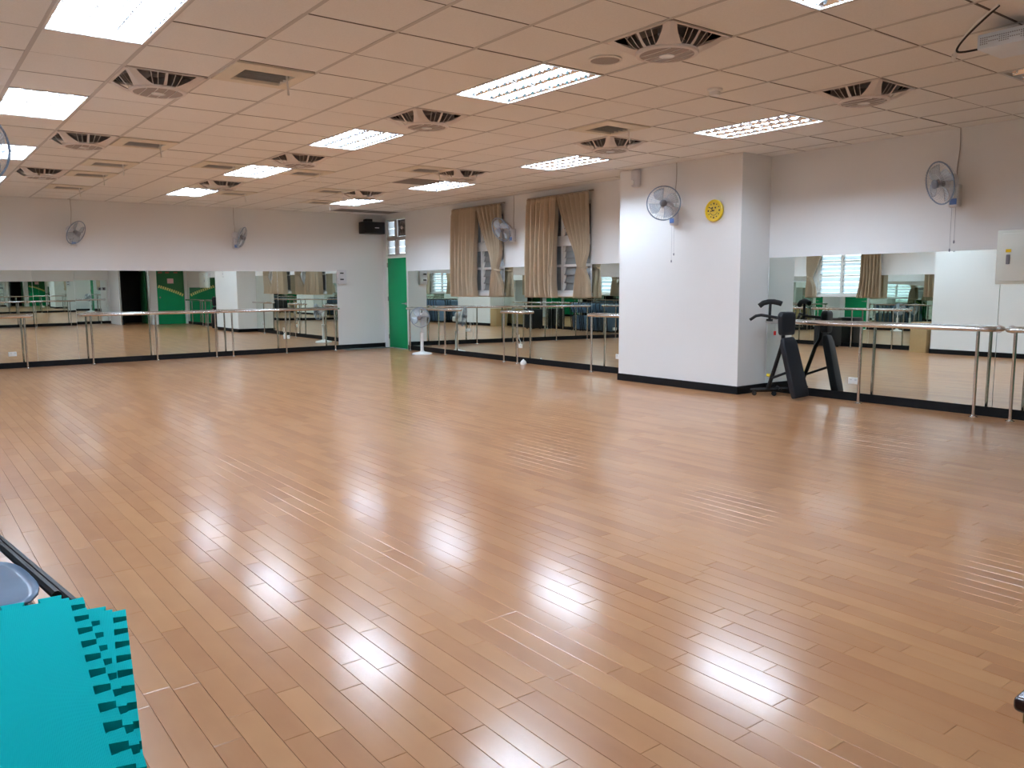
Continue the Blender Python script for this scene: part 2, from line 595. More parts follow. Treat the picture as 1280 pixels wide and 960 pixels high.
# air conditioning vents
def vent():
    t = thing('ceiling_vent', '', 'ceiling vent', group='square ceiling air vents')
    a = .292
    f = MB()
    f.add([(-a, -a, -.012), (a, -a, -.012), (a, a, -.012), (-a, a, -.012), (-.19, -.165, -.022), (.19, -.165, -.022), (.19, .165, -.022), (-.19, .165, -.022),
           (-.18, -.155, .03), (.18, -.155, .03), (.18, .155, .03), (-.18, .155, .03), (-a, -a, .01), (a, -a, .01), (a, a, .01), (-a, a, .01)],
          [(0, 1, 5, 4), (1, 2, 6, 5), (2, 3, 7, 6), (3, 0, 4, 7), (4, 5, 9, 8), (5, 6, 10, 9), (6, 7, 11, 10), (7, 4, 8, 11),
           (0, 12, 13, 1), (1, 13, 14, 2), (2, 14, 15, 3), (3, 15, 12, 0)])
    f.build('frame', 'ventpanel', t, smooth=0)
    MB().bb(-.195, .195, -.195, .195, .1, .12).build('duct', 'plenum', t, smooth=0)
    for k in range(5):
        yy = -.125 + k * .062
        MB().add([(-.18, yy - .012, -.016), (.18, yy - .012, -.016), (.18, yy + .012, .022), (-.18, yy + .012, .022),
                  (-.18, yy - .012, -.012), (.18, yy - .012, -.012), (.18, yy + .012, .026), (-.18, yy + .012, .026)],
                 [(0, 1, 2, 3), (7, 6, 5, 4), (0, 4, 5, 1), (1, 5, 6, 2), (2, 6, 7, 3), (3, 7, 4, 0)]).build('slat', 'bar', t, smooth=0)
    MB().add([(.12, -.15, -.016), (.135, -.15, -.016), (.14, -.16, -.16), (.125, -.16, -.16), (.12, -.151, -.016), (.135, -.151, -.016), (.14, -.161, -.16), (.125, -.161, -.16)],
             [(0, 1, 2, 3), (7, 6, 5, 4), (0, 4, 5, 1), (1, 5, 6, 2), (2, 6, 7, 3), (3, 7, 4, 0)]).build('streamer', 'tile', t, smooth=0)
    return t
vl = {(1, 2): 'between the left light row and the middle, nearest of all on that side', (1, 8): 'second nearest in the line left of the middle',
      (1, 11): 'third in the line left of the middle', (1, 13): 'fourth in the line left of the middle', (1, 16): 'closest to the far mirror wall above the first wall fan',
      (3, 10): 'just left of the fourth light of the middle row', (5, 10): 'just right of the fourth light of the middle row', (7, 2): 'near the pillar beside a ceiling fan, with pale edge',
      (7, 8): 'left of the third ceiling fan on the window side', (5, 15): 'beside the farthest middle light', (7, 13): 'left of the farthest ceiling fan on the window side',
      (8, 16): 'left of the last light before the green door'}
base = None
for i, j in VENTS:
    x, y = cell(i, j)
    lb = 'square ceiling air vent with dark slats, ' + vl[(i, j)]
    lb = ' '.join(lb.split()[:16])
    if base is None:
        base = vent()
        base['label'], base.location = lb, (x, y, CE)
    else:
        copy_thing(base, lb, (x, y, CE))
t = thing('ceiling_speaker', 'round beige speaker grill set flush in the ceiling near a light', 'speaker', (4.16, 4.36, CE))
MB().lathe([(.118, .0), (.122, -.008), (.105, -.012), (.1, -.004)], 32).build('rim', 'tile', t)
MB().lathe([(.102, -.003), (.102, -.008), (.01, -.009)], 32).build('grill', 'grill', t)
t = thing('smoke_detector', 'small round white smoke detector on the ceiling', 'smoke detector', (5.5, 4.47, CE))
MB().lathe([(.062, .0), (.062, -.018), (.052, -.024)], 24).build('mounting_ring', 'tile', t)
MB().lathe([(.044, -.024), (.046, -.04), (.038, -.052), (.012, -.055)], 24).build('sensor_cap', 'white', t)
t = thing('slot_diffuser', 'long dark grey slotted air grille in the far ceiling corner', 'ceiling vent', (8.17, 15.84, CE))
sd = MB()
sd.bb(-.69, .69, -.28, -.26, -.008, .0).bb(-.69, .69, .26, .28, -.008, 0).bb(-.69, -.67, -.28, .28, -.008, 0).bb(.67, .69, -.28, .28, -.008, 0).bb(-.01, .01, -.28, .28, -.008, 0)
sd.build('frame', 'bar', t, smooth=0)
MB().bb(-.68, .68, -.27, .27, -.003, -.001).build('backing', 'plenum', t, smooth=0)
for k in range(7):
    MB().bb(-.67, .67, -.21 + k * .07 - .018, -.21 + k * .07 + .018, -.007, -.002).build('slat', 'slot', t, smooth=0)

# ------------------------------------------------------------------ walls
def wall_strips(mb, axis, p0, p1, a0, a1, holes, zt=CT):
    # axis 'x': wall spans y from a0 to a1 at x p0..p1; holes (lo, hi, z0, z1)
    hs = sorted(holes)
    put = (lambda u0, u1, z0, z1: mb.bb(p0, p1, u0, u1, z0, z1)) if axis == 'x' else (lambda u0, u1, z0, z1: mb.bb(u0, u1, p0, p1, z0, z1))
    c = a0
    for lo, hi, z0, z1 in hs:
        if lo > c:
            put(c, lo, -.012, zt)
        if z0 > -.01:
            put(lo, hi, -.012, z0)
        put(lo, hi, z1, zt)
        c = hi
    put(c, a1, -.012, zt)
    return mb
WIN_B = [(11.99, 13.46, 1.24, 2.72), (9.66, 11.13, 1.24, 2.72)]
DOOR_B = (15.52, 16.42, -.01, 2.86)
WIN_L = [(3.3, 4.8, 1.24, 2.6), (10.35, 11.6, 1.24, 2.6), (12.9, 14.4, 1.24, 2.6)]
struct('wall_far', MB().bb(XL - .2, XB + .2, YA, YA + .18, -.012, CT), 'wall', smooth=0)
struct('wall_windows', wall_strips(MB(), 'x', XB, XB + .2, YB, YA, WIN_B + [DOOR_B]), 'wall', smooth=0)
struct('wall_left', wall_strips(MB(), 'x', XL - .2, XL, YK, YA, WIN_L), 'wall', smooth=0)
struct('wall_back', MB().bb(XL, XS, YK - .15, YK, -.012, CT), 'wall', smooth=0)
DK = (6.64, 7.56, -.01, 2.0)
struct('wall_entrance', wall_strips(MB(), 'y', YB - .15, YB, XS, XB + .2, [DK, (7.86, 8.84, -.01, 2.04)]), 'wall', smooth=0)
struct('wall_step', MB().bb(XS, XS + .12, YK, YB - .15, -.012, CT), 'wall', smooth=0)
struct('wall_pillar', MB().bb(PX, XB, 6.345, 8.44, -.012, CT), 'wall', smooth=0)
struct('wall_left_column', MB().bb(XL, .12, 6.3, 8.45, -.012, CT), 'wall', smooth=0)
# skirtings
def skirt(name, *bs, h=.1):
    mb = MB()
    for b in bs:
        mb.bb(*b, -.001, h)
    return struct(name, mb, 'base', smooth=0)
q = .014
skirt('baseboard_far', (XL, XB, YA - q, YA))
skirt('baseboard_windows', (XB - q, XB, 8.44, 15.5), (XB - q, XB, YB, 6.345))
skirt('baseboard_pillar', (PX - q, PX, 6.345 - q, 8.44 + q), (PX, XB, 6.345 - q, 6.345), (PX, XB, 8.44, 8.44 + q))
skirt('baseboard_left', (XL, XL + q, YK, 6.3), (XL, XL + q, 8.45, YA))
skirt('baseboard_column', (.12, .12 + q, 6.3 - q, 8.45 + q), (XL, .12, 6.3 - q, 6.3), (XL, .12, 8.45, 8.45 + q))
skirt('baseboard_back', (XL, XS, YK, YK + q))
# outside: added wall and roof that keep the view beyond the windows dim
ow = MB()
ow.bb(9.95, 10.1, 6.0, 14.25, -.3, 3.6).bb(XB + .2, 10.1, 6.0, 14.25, 3.25, 3.35).bb(XB + .2, 10.1, 6.0, 6.1, -.3, 3.4)
struct('wall_added_outside', ow, 'outside', smooth=0)
struct('wall_corridor', MB().bb(XS + .1, XB + .3, YB - 2.2, YB - 2.05, -.05, CT).bb(XS + .1, XS + .16, YB - 2.2, YB - .15, -.05, CT).bb(XB + .2, XB + .3, YB - 2.2, YB - .1, -.05, CT).bb(XS + .1, XB + .3, YB - 2.2, YB - .14, CT - .05, CT).bb(XS + .1, XB + .3, YB - 2.2, YB - .14, -.06, -.02), 'darkroom', smooth=0)

# mirrors -------------------------------------------------------------
def mirror(label, c, w, z0, z1, ang, tilt=0, yaw=0, group=None):
    # panel in local xz, thickness along y, front towards -y; ang turns it about z
    o = MB().box((0, .0025, (z1 - z0) / 2), (w - .003, .005, z1 - z0)).build('wall_mirror', 'mirror', bevel=.0008, seg=1, smooth=0)
    o.location = (c[0], c[1], z0)
    o.rotation_euler = (tilt, 0, ang + yaw)
    return tag(o, label, 'mirror', group)
gA, gB, gL, gK = 'mirror sheets on the far wall', 'mirror sheets on the window wall', 'mirror sheets on the left wall', 'mirror sheets on the back wall'
ed = [XL + .02, .75, 2.0, 2.66, 3.93, 5.17, 6.45, 7.79]
nm = ['beyond the left edge', 'first visible from the left', 'narrow, second from the left', 'third from the left', 'fourth from the left', 'fifth from the left', 'last before the white wall']
for k in range(7):
    a, b = ed[k], ed[k + 1]
    mirror('tall frameless mirror sheet on the far wall, ' + nm[k], ((a + b) / 2, YA - .006), b - a, .1, 1.705, 0, R(.06) + R(random.uniform(-.05, .05)), R(random.uniform(-.06, .06)), gA)
for a, b, zt, lb in ((13.5, 15.45, 1.705, 'tall frameless mirror on the window wall behind the white pedestal fan'), (11.96, 13.5, 1.2, 'low frameless mirror under the window nearer the green door'),
                     (11.16, 11.96, 1.705, 'narrow tall mirror between the two curtained windows'), (9.63, 11.16, 1.2, 'low frameless mirror under the window nearer the pillar'),
                     (8.46, 9.63, 1.705, 'tall frameless mirror between the window and the pillar'), (3.595, 6.33, 1.705, 'wide frameless mirror right of the pillar behind the exercise bench'),
                     (1.02, 3.595, 1.365, 'wide low mirror beneath the grey electrical cabinet')):
    mirror(lb, (XB - .021, (a + b) / 2), b - a, .1, zt, -pi / 2, R(-.45), R(random.uniform(-.05, .05)), gB)
for a, b, zt, lb in ((14.45, 16.55, 1.705, 'past the last left window'), (12.86, 14.45, 1.2, 'under the far left window'), (11.72, 12.86, 1.705, 'between the two far left windows'),
                     (10.2, 11.72, 1.2, 'under the middle left window'), (8.48, 10.2, 1.705, 'beside the white column and cardboard box'),
                     (4.85, 6.28, 1.705, 'on the near side of the white column'), (3.25, 4.85, 1.2, 'under the near left window'), (.6, 3.25, 1.705, 'behind the folded chairs')):
    mirror('frameless mirror sheet on the left wall, ' + lb, (XL + .006, (a + b) / 2), b - a, .1, zt, pi / 2, R(.05), R(random.uniform(-.05, .05)), gL)
for a, b, lb in ((.5, 2.5, 'left third of the back wall'), (2.5, 4.5, 'middle of the back wall'), (4.5, 6.5, 'back wall, next to the dark doorway')):
    mirror('frameless mirror sheet, ' + lb, ((a + b) / 2, YK + .006), b - a, .1, 1.62, pi, R(.05), 0, gK)

# windows -------------------------------------------------------------
def window(n, xw, sgn, hole, nslat, mslat, tilt):
    y0, y1, z0, z1 = hole
    # frame stands in the reveal; sgn = +1 when outside is +x
    f = MB()
    xa, xb = xw + sgn * .03, xw + sgn * .09
    f.bb(xa, xb, y0, y0 + .05, z0, z1).bb(xa, xb, y1 - .05, y1, z0, z1).bb(xa, xb, y0, y1, z0, z0 + .05).bb(xa, xb, y0, y1, z1 - .05, z1)
    w = struct('window_%d' % n, f, 'frame', smooth=0)
    ym, zm = (y0 + y1) / 2, z0 + .46
    MB().bb(xa - sgn * .005, xb, ym - .03, ym + .03, z0 + .05, z1 - .05).build('mullion', 'frame', w, smooth=0)
    for zz in (zm, z1 - .55):
        MB().bb(xa, xb, y0 + .05, y1 - .05, zz - .02, zz + .02).build('transom_bar', 'frame', w, smooth=0)
    MB().bb(xw - sgn * .05, xw + sgn * .12, y0 - .02, y1 + .02, z0 - .05, z0 + .012).build('sill', 'frame', w, bevel=.004)
    for (a, b) in ((y0 + .05, ym - .03), (ym + .03, y1 - .05)):
        for (c, d) in ((z0 + .05, zm - .02), (zm + .02, z1 - .57), (z1 - .53, z1 - .05)):
            k = max(2, round((d - c) / .115))
            for i in range(k):
                zc = c + (i + .5) * (d - c) / k
                T = Matrix.Translation((xw + sgn * .065, (a + b) / 2, zc)) @ Matrix.Rotation(sgn * tilt, 4, 'Y')
                MB().box((0, 0, 0), (.006, b - a - .004, (d - c) / k * 1.12), T).build('louver_pane', mslat, w, smooth=0)
            MB().bb(xw + sgn * .045, xw + sgn * .085, a, a + .018, c, d).bb(xw + sgn * .045, xw + sgn * .085, b - .018, b, c, d).build('louver_channel', 'frame', w, smooth=0)
    return w
for n, h in enumerate(WIN_B):
    w = window(n + 1, XB, 1, h, 4, 'louver', R(18))
    ym = (h[0] + h[1]) / 2
    MB().bb(XB + .01, XB + .03, h[0] + .05, h[1] - .05, 2.02, 2.17).build('header_board', 'frame', w, bevel=.003)
for n, h in enumerate(WIN_L):
    window(n + 3, XL, -1, h, 4, 'slat', R(50))

# green door and fanlight on the window wall
y0, y1 = DOOR_B[0], DOOR_B[1]
d1 = struct('door_1', MB().bb(XB + .025, XB + .065, y0 + .025, y1 - .025, .008, 2.0), 'green', bevel=.003)
MB().bb(XB + .005, XB + .11, y0, y0 + .025, -.001, 2.84).bb(XB + .005, XB + .11, y1 - .025, y1, -.001, 2.84).bb(XB - .01, XB + .11, y0, y1, 2.005, 2.06).bb(XB + .005, XB + .11, y0, y1, 2.83, 2.86).build('door_frame', 'cream', d1, bevel=.003)
for z in (.25, 1.1, 1.85):
    MB().tube([(XB + .012, y1 - .03, z - .05), (XB + .012, y1 - .03, z + .05)], .011, 8).build('hinge', 'grill', d1)
MB().tube([(XB + .03, y0 + .09, 1.0), (XB - .02, y0 + .09, 1.0)], .01, 8).lathe([(.03, 0), (.03, .012)], 16, Matrix.Translation((XB + .026, y0 + .09, 1.0)) @ Matrix.Rotation(-pi / 2, 4, 'Y')).tube([(XB - .02, y0 + .08, 1.0), (XB - .022, y0 + .2, 1.0)], .009, 8).build('door_handle', 'grill', d1)
fl_ = MB()
ym = (y0 + y1) / 2
fl_.bb(XB + .02, XB + .08, y0 + .025, y1 - .025, 2.41, 2.46).bb(XB + .02, XB + .08, ym - .03, ym + .03, 2.06, 2.83)
tl = struct('window_6', fl_, 'bar', smooth=0)
for a, b in ((y0 + .025, ym - .03), (ym + .03, y1 - .025)):
    for c, d in ((2.06, 2.41), (2.46, 2.83)):
        if c > 2.4 and a < ym - .1:
            continue
        mb = MB()
        mb.bb(XB + .035, XB + .075, a, a + .07, c, d).bb(XB + .035, XB + .075, b - .03, b, c, d).bb(XB + .035, XB + .075, a, b, c, c + .03).bb(XB + .035, XB + .075, a, b, d - .03, d)
        mb.build('sash', 'bar', tl, smooth=0)
        h = (d - c - .06) / 2
        for k in range(2):
            MB().bb(XB + .05, XB + .056, a + .07, b - .03, c + .03 + k * h + .012, c + .03 + (k + 1) * h - .008).build('glass_pane', 'brightglass', tl, smooth=0)
ef = thing('exhaust_fan', 'grimy brown exhaust fan in the fanlight over the green door', 'exhaust fan', (XB + .04, y0 + .2, 2.645))
MB().bb(-.02, .05, -.165, -.14, -.175, .175).bb(-.02, .05, .14, .165, -.175, .175).bb(-.02, .05, -.165, .165, -.175, -.15).bb(-.02, .05, -.165, .165, .15, .175).build('box_frame', 'slot', ef, bevel=.004)
MB().bb(.045, .05, -.14, .14, -.15, .15).build('back_plate', 'grill', ef, smooth=0)
TX = frame_to((-1, 0, 0))
MB().lathe([(.04, 0), (.04, .03), (.02, .04)], 16, TX).build('hub', 'ceilfan', ef)
for k in range(5):
    T = TX @ Matrix.Rotation(k * 2 * pi / 5, 4, 'Z')
    MB().add([(.035, -.02, .008), (.125, -.04, .002), (.13, .04, .022), (.035, .02, .018), (.035, -.02, .011), (.125, -.04, .005), (.13, .04, .025), (.035, .02, .021)],
             [(0, 1, 2, 3), (7, 6, 5, 4), (0, 4, 5, 1), (1, 5, 6, 2), (2, 6, 7, 3), (3, 7, 4, 0)], T).build('blade', 'slot', ef)
tag(MB().bb(7.85, 8.88, 16.24, 16.55, .002, .009).build('floor_patch', 'floorpatch', bevel=.002), 'dull grey-green patch on the floor by the green door', 'mat')  # thin grey-green sheet laid on the floor near the corner

# curtains -------------------------------------------------------------
ZR, ZB = 2.83, 1.17
def curtain(side, yo, yi, label, wall='B', xw=XB, sg=-1):
    # yo outer edge, yi inner edge (y); side 'straight' or 'tied'
    t = thing('curtain', label, 'curtain', (xw + sg * .105, (yo + yi) / 2, ZB))
    ny, nz = 120, 46
    folds = 6
    rnd = random.Random(int(yo * 100))
    ph = [rnd.uniform(-.6, .6) for _ in range(20)]
    rows = []
    W = yi - yo
    for k in range(nz + 1):
        v = k / nz                       # 0 top .. 1 bottom
        z = ZR - (ZR - ZB) * v
        row = []
        for j in range(ny + 1):
            u = j / ny
            if side == 'straight':
                inner = yi - W * (.03 * math.sin(min(1, v / .62) * pi / 2) ** 2) + W * .10 * max(0, (v - .74) / .26) ** 1.5
                outer = yo - W * .03 * v
                y = outer + (inner - outer) * u
                amp = .052 + .022 * v
                f = math.sin(2 * pi * (folds * u + .18 * math.sin(3 * v + ph[int(u * 8)]) * v) + .5)
                f = math.copysign(abs(f) ** .75, f) + .25 * math.sin(4 * pi * folds * u + 1)
                x = amp * f + .012 * math.sin(11 * u + 4 * v)
                if v > .72 and u > .8:
                    x += .08 * (v - .72) / .28 * (u - .8) / .2
                if v < .05:
                    x *= .8
            else:
                vt = .70                # height of the tie
                if v < vt:
                    s = v / vt
                    s2 = s ** 1.1
                    inner = yi - (W * .72) * s2
                else:
                    s = (v - vt) / (1 - vt)
                    inner = yi - W * .72 + W * .17 * math.sin(min(1, s * 1.3) * pi / 2)
                outer = yo + W * .08 * math.exp(-((v - vt) / .10) ** 2)
                y = outer + (inner - outer) * u
                wd = abs(inner - outer) / abs(W)
                amp = .036 + .030 * min(1, wd * 1.2)
                if v > vt:
                    amp += .035 * (v - vt) / (1 - vt)
                f = math.sin(2 * pi * folds * u + .4 * math.sin(5 * v) + .3)
                x = amp * f + .05 * math.exp(-((v - vt) / .12) ** 2) + .02 * math.sin(8 * u + 5 * v) * v
            row.append((sg * (x + .018), y, z))
        rows.append(row)
    loc = Vector((0, t.location.y, t.location.z))
    rows = [[(p[0], p[1] - loc.y, p[2] - loc.z) for p in r] for r in rows]
    c = MB().grid(rows).build('drape', 'curtain', t, smooth=80)
    sm = c.modifiers.new('thickness', 'SOLIDIFY')
    sm.thickness = .004
    hd = MB()
    a, b = min(yo, yi), max(yo, yi)
    nn = 9
    rw = [[], []]
    for j in range(ny + 1):
        u = j / ny
        y = yo + W * u
        x = .028 * math.sin(2 * pi * folds * u + .5)
        rw[0].append((sg * (x + .018), y - loc.y, ZR + .012 - loc.z))
        rw[1].append((sg * (x + .018), y - loc.y, ZR - .07 - loc.z))
    h = hd.grid(rw).build('heading_tape', 'curtain', t, smooth=80)
    h.modifiers.new('thickness', 'SOLIDIFY').thickness = .004
    if side == 'tied':
        z = ZR - (ZR - ZB) * .70 - loc.z
        yc = yo + W * .17 - loc.y
        tb = MB()
        tb.tube([(sg * .04 + .05 * math.cos(q), yc + abs(W) * .115 * math.sin(q), z + .02 * math.sin(q)) for q in [2 * pi * k / 20 for k in range(20)]], .017, 6, closed=True)
        tb.build('tie_band', 'curtain', t)
    return t
def rail(y0, y1, xw, sg, label):
    t = thing('curtain_rail', label, 'curtain rail', (xw + sg * .06, (y0 + y1) / 2, ZR + .02))
    L = (y1 - y0) / 2
    MB().bb(-.018, .018, -L, L, -.006, .012).build('track', 'grill', t, bevel=.002)
    for s in (-.9, 0, .9):
        MB().bb(-.06 * -sg if sg > 0 else -.0, .06, s * L - .012, s * L + .012, .0, .01).build('bracket', 'grill', t) if sg < 0 else MB().bb(-.06, 0, s * L - .012, s * L + .012, 0, .01).build('bracket', 'grill', t)
    return t
curtain('straight', 13.46, 12.68, 'tan pleated curtain hanging straight, left half of the window nearer the green door')
curtain('tied', 11.90, 12.655, 'tan pleated curtain tied back, at the window nearer the green door')
curtain('straight', 11.11, 10.37, 'tan pleated curtain hanging straight, left half of the window nearer the pillar')
curtain('tied', 9.58, 10.345, 'tan pleated curtain tied back, at the window nearer the pillar')
rail(11.88, 13.56, XB, -1, 'thin dark curtain rail over the window nearer the green door')
rail(9.56, 11.2, XB, -1, 'thin dark curtain rail over the window nearer the pillar')
for n, (a, b) in enumerate(((3.2, 4.9), (10.25, 11.7), (12.8, 14.5))):
    nm_ = ('near', 'middle', 'far')[n]
    m = (a + b) / 2
    curtain('tied', b + .12, m + .3, 'tan curtain tied back, far side of the %s window on the left wall' % nm_, 'L', XL, 1)
    curtain('straight', a - .34, a + .14, 'tan curtain drawn aside, near side of the %s window on the left wall' % nm_, 'L', XL, 1)
    rail(a - .36, b + .15, XL, 1, 'dark curtain rail over the %s window on the left wall' % nm_)

# ballet barres --------------------------------------------------------
def barre(label, axis, fixed, wall, a0, a1, poles, ends=(1, 1), ext=None, group='ballet barres'):
    # axis 'x' or 'y' runs along the wall; fixed = rail coordinate; wall = wall coordinate
    c = (a0 + a1) / 2
    loc = (c, fixed, 0) if axis == 'x' else (fixed, c, 0)
    t = thing('ballet_barre', label, 'ballet barre', loc, group=group)
    P = (lambda u, w, z: (u - c, w - fixed, z)) if axis == 'x' else (lambda u, w, z: (w - fixed, u - c, z))
    z = .905
    sg = 1 if wall > fixed else -1
    gap = abs(wall - fixed) - .012
    pts = []
    rb = min(.07, gap * .6)
    if ends[0]:
        pts += [P(a0, fixed + sg * gap, z)] + [P(a0 + rb - rb * math.cos(q), fixed + sg * (rb - rb * math.sin(q)), z) for q in [k * pi / 12 for k in range(0, 7)]]
    else:
        pts.append(P(a0, fixed, z))
    if ends[1]:
        pts += [P(a1 - rb + rb * math.sin(q), fixed + sg * (rb - rb * math.cos(q)), z) for q in [k * pi / 12 for k in range(0, 7)]] + [P(a1, fixed + sg * gap, z)]
    else:
        pts.append(P(a1, fixed, z))
    MB().tube(pts, .026, 14).build('rail', 'chrome', t)
    fl2 = frame_to((0, sg, 0) if axis == 'x' else (sg, 0, 0))
    for e, a in zip(ends, (a0, a1)):
        if e:
            MB().lathe([(.038, 0), (.045, .01)], 16, Matrix.Translation(P(a, fixed + sg * (gap - .006), z)) @ fl2).build('wall_flange', 'chrome', t)
    for u in poles:
        p = MB()
        p.tube([P(u, fixed, 0.01), P(u, fixed, z - .01)], .0165, 12)
        po = p.build('pole', 'chrome', t)
        x, y, _ = P(u, fixed, 0)
        MB().lathe([(.042, 0), (.042, .005), (.022, .012), (.018, .02)], 18, Matrix.Translation((x, y, 0))).build('foot_flange', 'chrome', po)
    return t
FA = YA - .24
barre('chrome barre on the far wall, leftmost, running out of the picture', 'x', FA, YA, -.1, 1.93, (0.75, 1.81))
barre('chrome barre on the far wall in front of the dark doorway reflection', 'x', FA, YA, 2.72, 5.1, (2.85, 3.95, 5.06))
barre('chrome barre on the far wall closest to the white wall and green door', 'x', FA, YA, 5.2, 7.73, (5.39, 6.5, 7.6))
FB = XB - .165
barre('short chrome barre on the window wall behind the white pedestal fan', 'y', FB, XB, 13.58, 15.3, (13.76, 15.15))
barre('very short two-pole chrome barre under the window wall mirrors', 'y', FB, XB, 11.28, 11.9, (11.39, 11.79))
barre('chrome barre on the window wall running behind the pillar', 'y', FB, XB, 8.6, 9.58, (9.47,), (0, 1))
barre('chrome barre right of the pillar beside the black exercise bench', 'y', FB, XB, 3.58, 6.26, (3.71, 4.967))
barre('chrome barre at the right edge beneath the electrical cabinet', 'y', FB, XB, 1.3, 3.455, (2.1, 3.362))
FL = XL + .24
barre('chrome barre on the left wall beyond the white column', 'y', FL, XL, 9.3, 11.6, (9.5, 10.5, 11.4))
barre('chrome barre on the left wall near the far corner', 'y', FL, XL, 12.0, 12.9, (12.2, 12.75))
FK = YK + .24
barre('chrome barre along the back wall beside the dark doorway', 'x', FK, YK, 3.9, 6.4, (4.1, 5.2, 6.2))
barre('chrome barre along the middle of the back wall', 'x', FK, YK, 1.4, 3.8, (1.6, 2.6, 3.6))

# fans ----------------------------------------------------------------
def fan_head(t, c, face, r=.215, wires=40):
    # guard, blades and motor about centre c, axis along face; all local to t
    T = Matrix.Translation(Vector(c)) @ frame_to(face, (0, 0, 1) if abs(Vector(face).normalized().z) < .95 else None)
    rim = MB()
    rim.tube([(r * math.cos(q), r * math.sin(q), 0) for q in [2 * pi * k / 48 for k in range(48)]], .0075, 8, True, T)
    rim.build('guard_rim', 'rim', t)
    g = MB()
    for k in range(wires):
        q = 2 * pi * k / wires
        cs, sn = math.cos(q), math.sin(q)
        g.tube([(.045 * cs, .045 * sn, .062), (.14 * cs, .14 * sn, .056), (.19 * cs, .19 * sn, .038), (r * cs, r * sn, .004)], .0012, 3, T=T)
        g.tube([(.06 * cs, .06 * sn, -.075), (.15 * cs, .15 * sn, -.07), (.195 * cs, .195 * sn, -.045), (r * cs, r * sn, -.004)], .0012, 3, T=T)
    for rr, z in ((.10, .06), (.155, .052), (.12, -.075), (.17, -.062)):
        g.tube([(rr * math.cos(q), rr * math.sin(q), z) for q in [2 * pi * k / 32 for k in range(32)]], .0013, 3, True, T)
    g.build('guard', 'wire', t)
    MB().lathe([(.0, .06), (.042, .06), (.046, .066), (.03, .074), (.0, .076)], 24, T).build('badge', 'hub', t)
    MB().lathe([(.016, .05), (.04, .045), (.045, .0), (.045, -.03)], 20, T).build('blade_hub', 'hub', t)
    for k in range(4):
        T2 = T @ Matrix.Rotation(k * pi / 2 + .5, 4, 'Z')
        rows = []
        for i in range(7):
            s = i / 6
            rad = .04 + .15 * s
            row = []
            for j in range(7):
                q = (-.42 - .1 * s) + (.75 + .28 * math.sin(s * pi)) * j / 6
                row.append(T2 @ Vector((rad * math.cos(q), rad * math.sin(q), -.022 + .05 * j / 6 * (1 - .3 * s))))
            rows.append(row)
        b = MB().grid(rows).build('blade', 'blade', t, smooth=80)
        b.modifiers.new('thickness', 'SOLIDIFY').thickness = .0025
    MB().lathe([(.03, -.07), (.062, -.078), (.07, -.10), (.066, -.165), (.04, -.185), (.0, -.187)], 22, T).build('motor_housing', 'fanplastic', t)
    return T
def wall_fan(label, base, nrm, c, face, cord_top=None, string=None, spin=0):
    # base: point on the wall at the bracket centre; nrm: outward wall normal; c: guard centre (world)
    t = thing('wall_fan', label, 'fan', base, group='wall fans')
    B = Vector(base)
    n = Vector(nrm)
    u = Vector((0, 0, 1)).cross(n)
    F = Matrix((n, u, (0, 0, 1))).transposed().to_4x4()
    mb = MB(F)
    mb.box((.042, 0, -.03), (.084, .105, .235))
    mb.build('bracket_box', 'fanplastic', t, bevel=.02, seg=3)
    mb = MB(F)
    mb.box((.0855, -.0, -.09), (.004, .07, .06)).build('label', 'label', t)
    kn = MB(F)
    kn.tube([(.08, .0, -.035), (.095, 0, -.035)], .016, 12).build('knob', 'white', t)
    cl_ = Vector(c) - B
    fc = Vector(face).normalized()
    T = fan_head(t, cl_, fc)
    back = cl_ - fc * .15
    st = n * .06 + Vector((0, 0, .08))
    MB().tube([st, st + n * .05 + Vector((0, 0, .045)), back + Vector((0, 0, -.03)), back], [.026, .03, .036, .034], 10).build('neck', 'fanplastic', t)
    if cord_top:
        pts = [n * .012 + Vector((0, 0, .08))]
        h = cord_top - B.z
        for k in range(1, 9):
            s = k / 8
            pts.append(n * .008 + u * (.018 * math.sin(s * 7 + B.x) * (1 - s)) + Vector((0, 0, .08 + (h - .08) * s)))
        MB().tube(pts, .004, 5).build('power_cord', 'string', t)
    if string:
        for k, (dy, ln) in enumerate(((-.02, string), (.02, string * .8))):
            p0 = n * .06 + u * dy + Vector((0, 0, -.15))
            sm = MB()
            sm.tube([p0, p0 + Vector((0, 0, -ln))], .0016, 4)
            sm.lathe([(.004, 0), (.009, -.012), (.008, -.03), (.002, -.034)], 10, Matrix.Translation(p0 + Vector((0, 0, -ln))))
            sm.build('pull_cord', 'greymark', t)
    return t
wall_fan('grey wall fan facing out on the white pillar, beside the yellow clock', (PX, 7.39, 2.30), (-1, 0, 0), (8.08, 7.36, 2.424), (-.78, -.6, -.10), CE, .45)
wall_fan('wall fan between the two curtained windows', (XB, 11.67, 2.29), (-1, 0, 0), (8.62, 11.645, 2.353), (-.90, -.05, -.42), CE, None)
wall_fan('wall fan above the mirror on the right, left of the electrical cabinet', (XB, 4.07, 2.30), (-1, 0, 0), (8.62, 4.102, 2.384), (-.85, .48, -.22), CE, .42)
wall_fan('left wall fan of the two above the far mirrors', (2.69, YA, 2.29), (0, -1, 0), (2.70, 16.27, 2.36), (.62, -.68, -.42), CE, None)
wall_fan('right wall fan of the two above the far mirrors', (5.60, YA, 2.29), (0, -1, 0), (5.64, 16.27, 2.36), (.80, -.5, -.36), CE, None)
wall_fan('wall fan on the left column, its rim just inside the left picture edge', (.12, 6.75, 2.24), (1, 0, 0), (.585, 6.72, 2.335), (.62, -.76, -.12), CE, None)
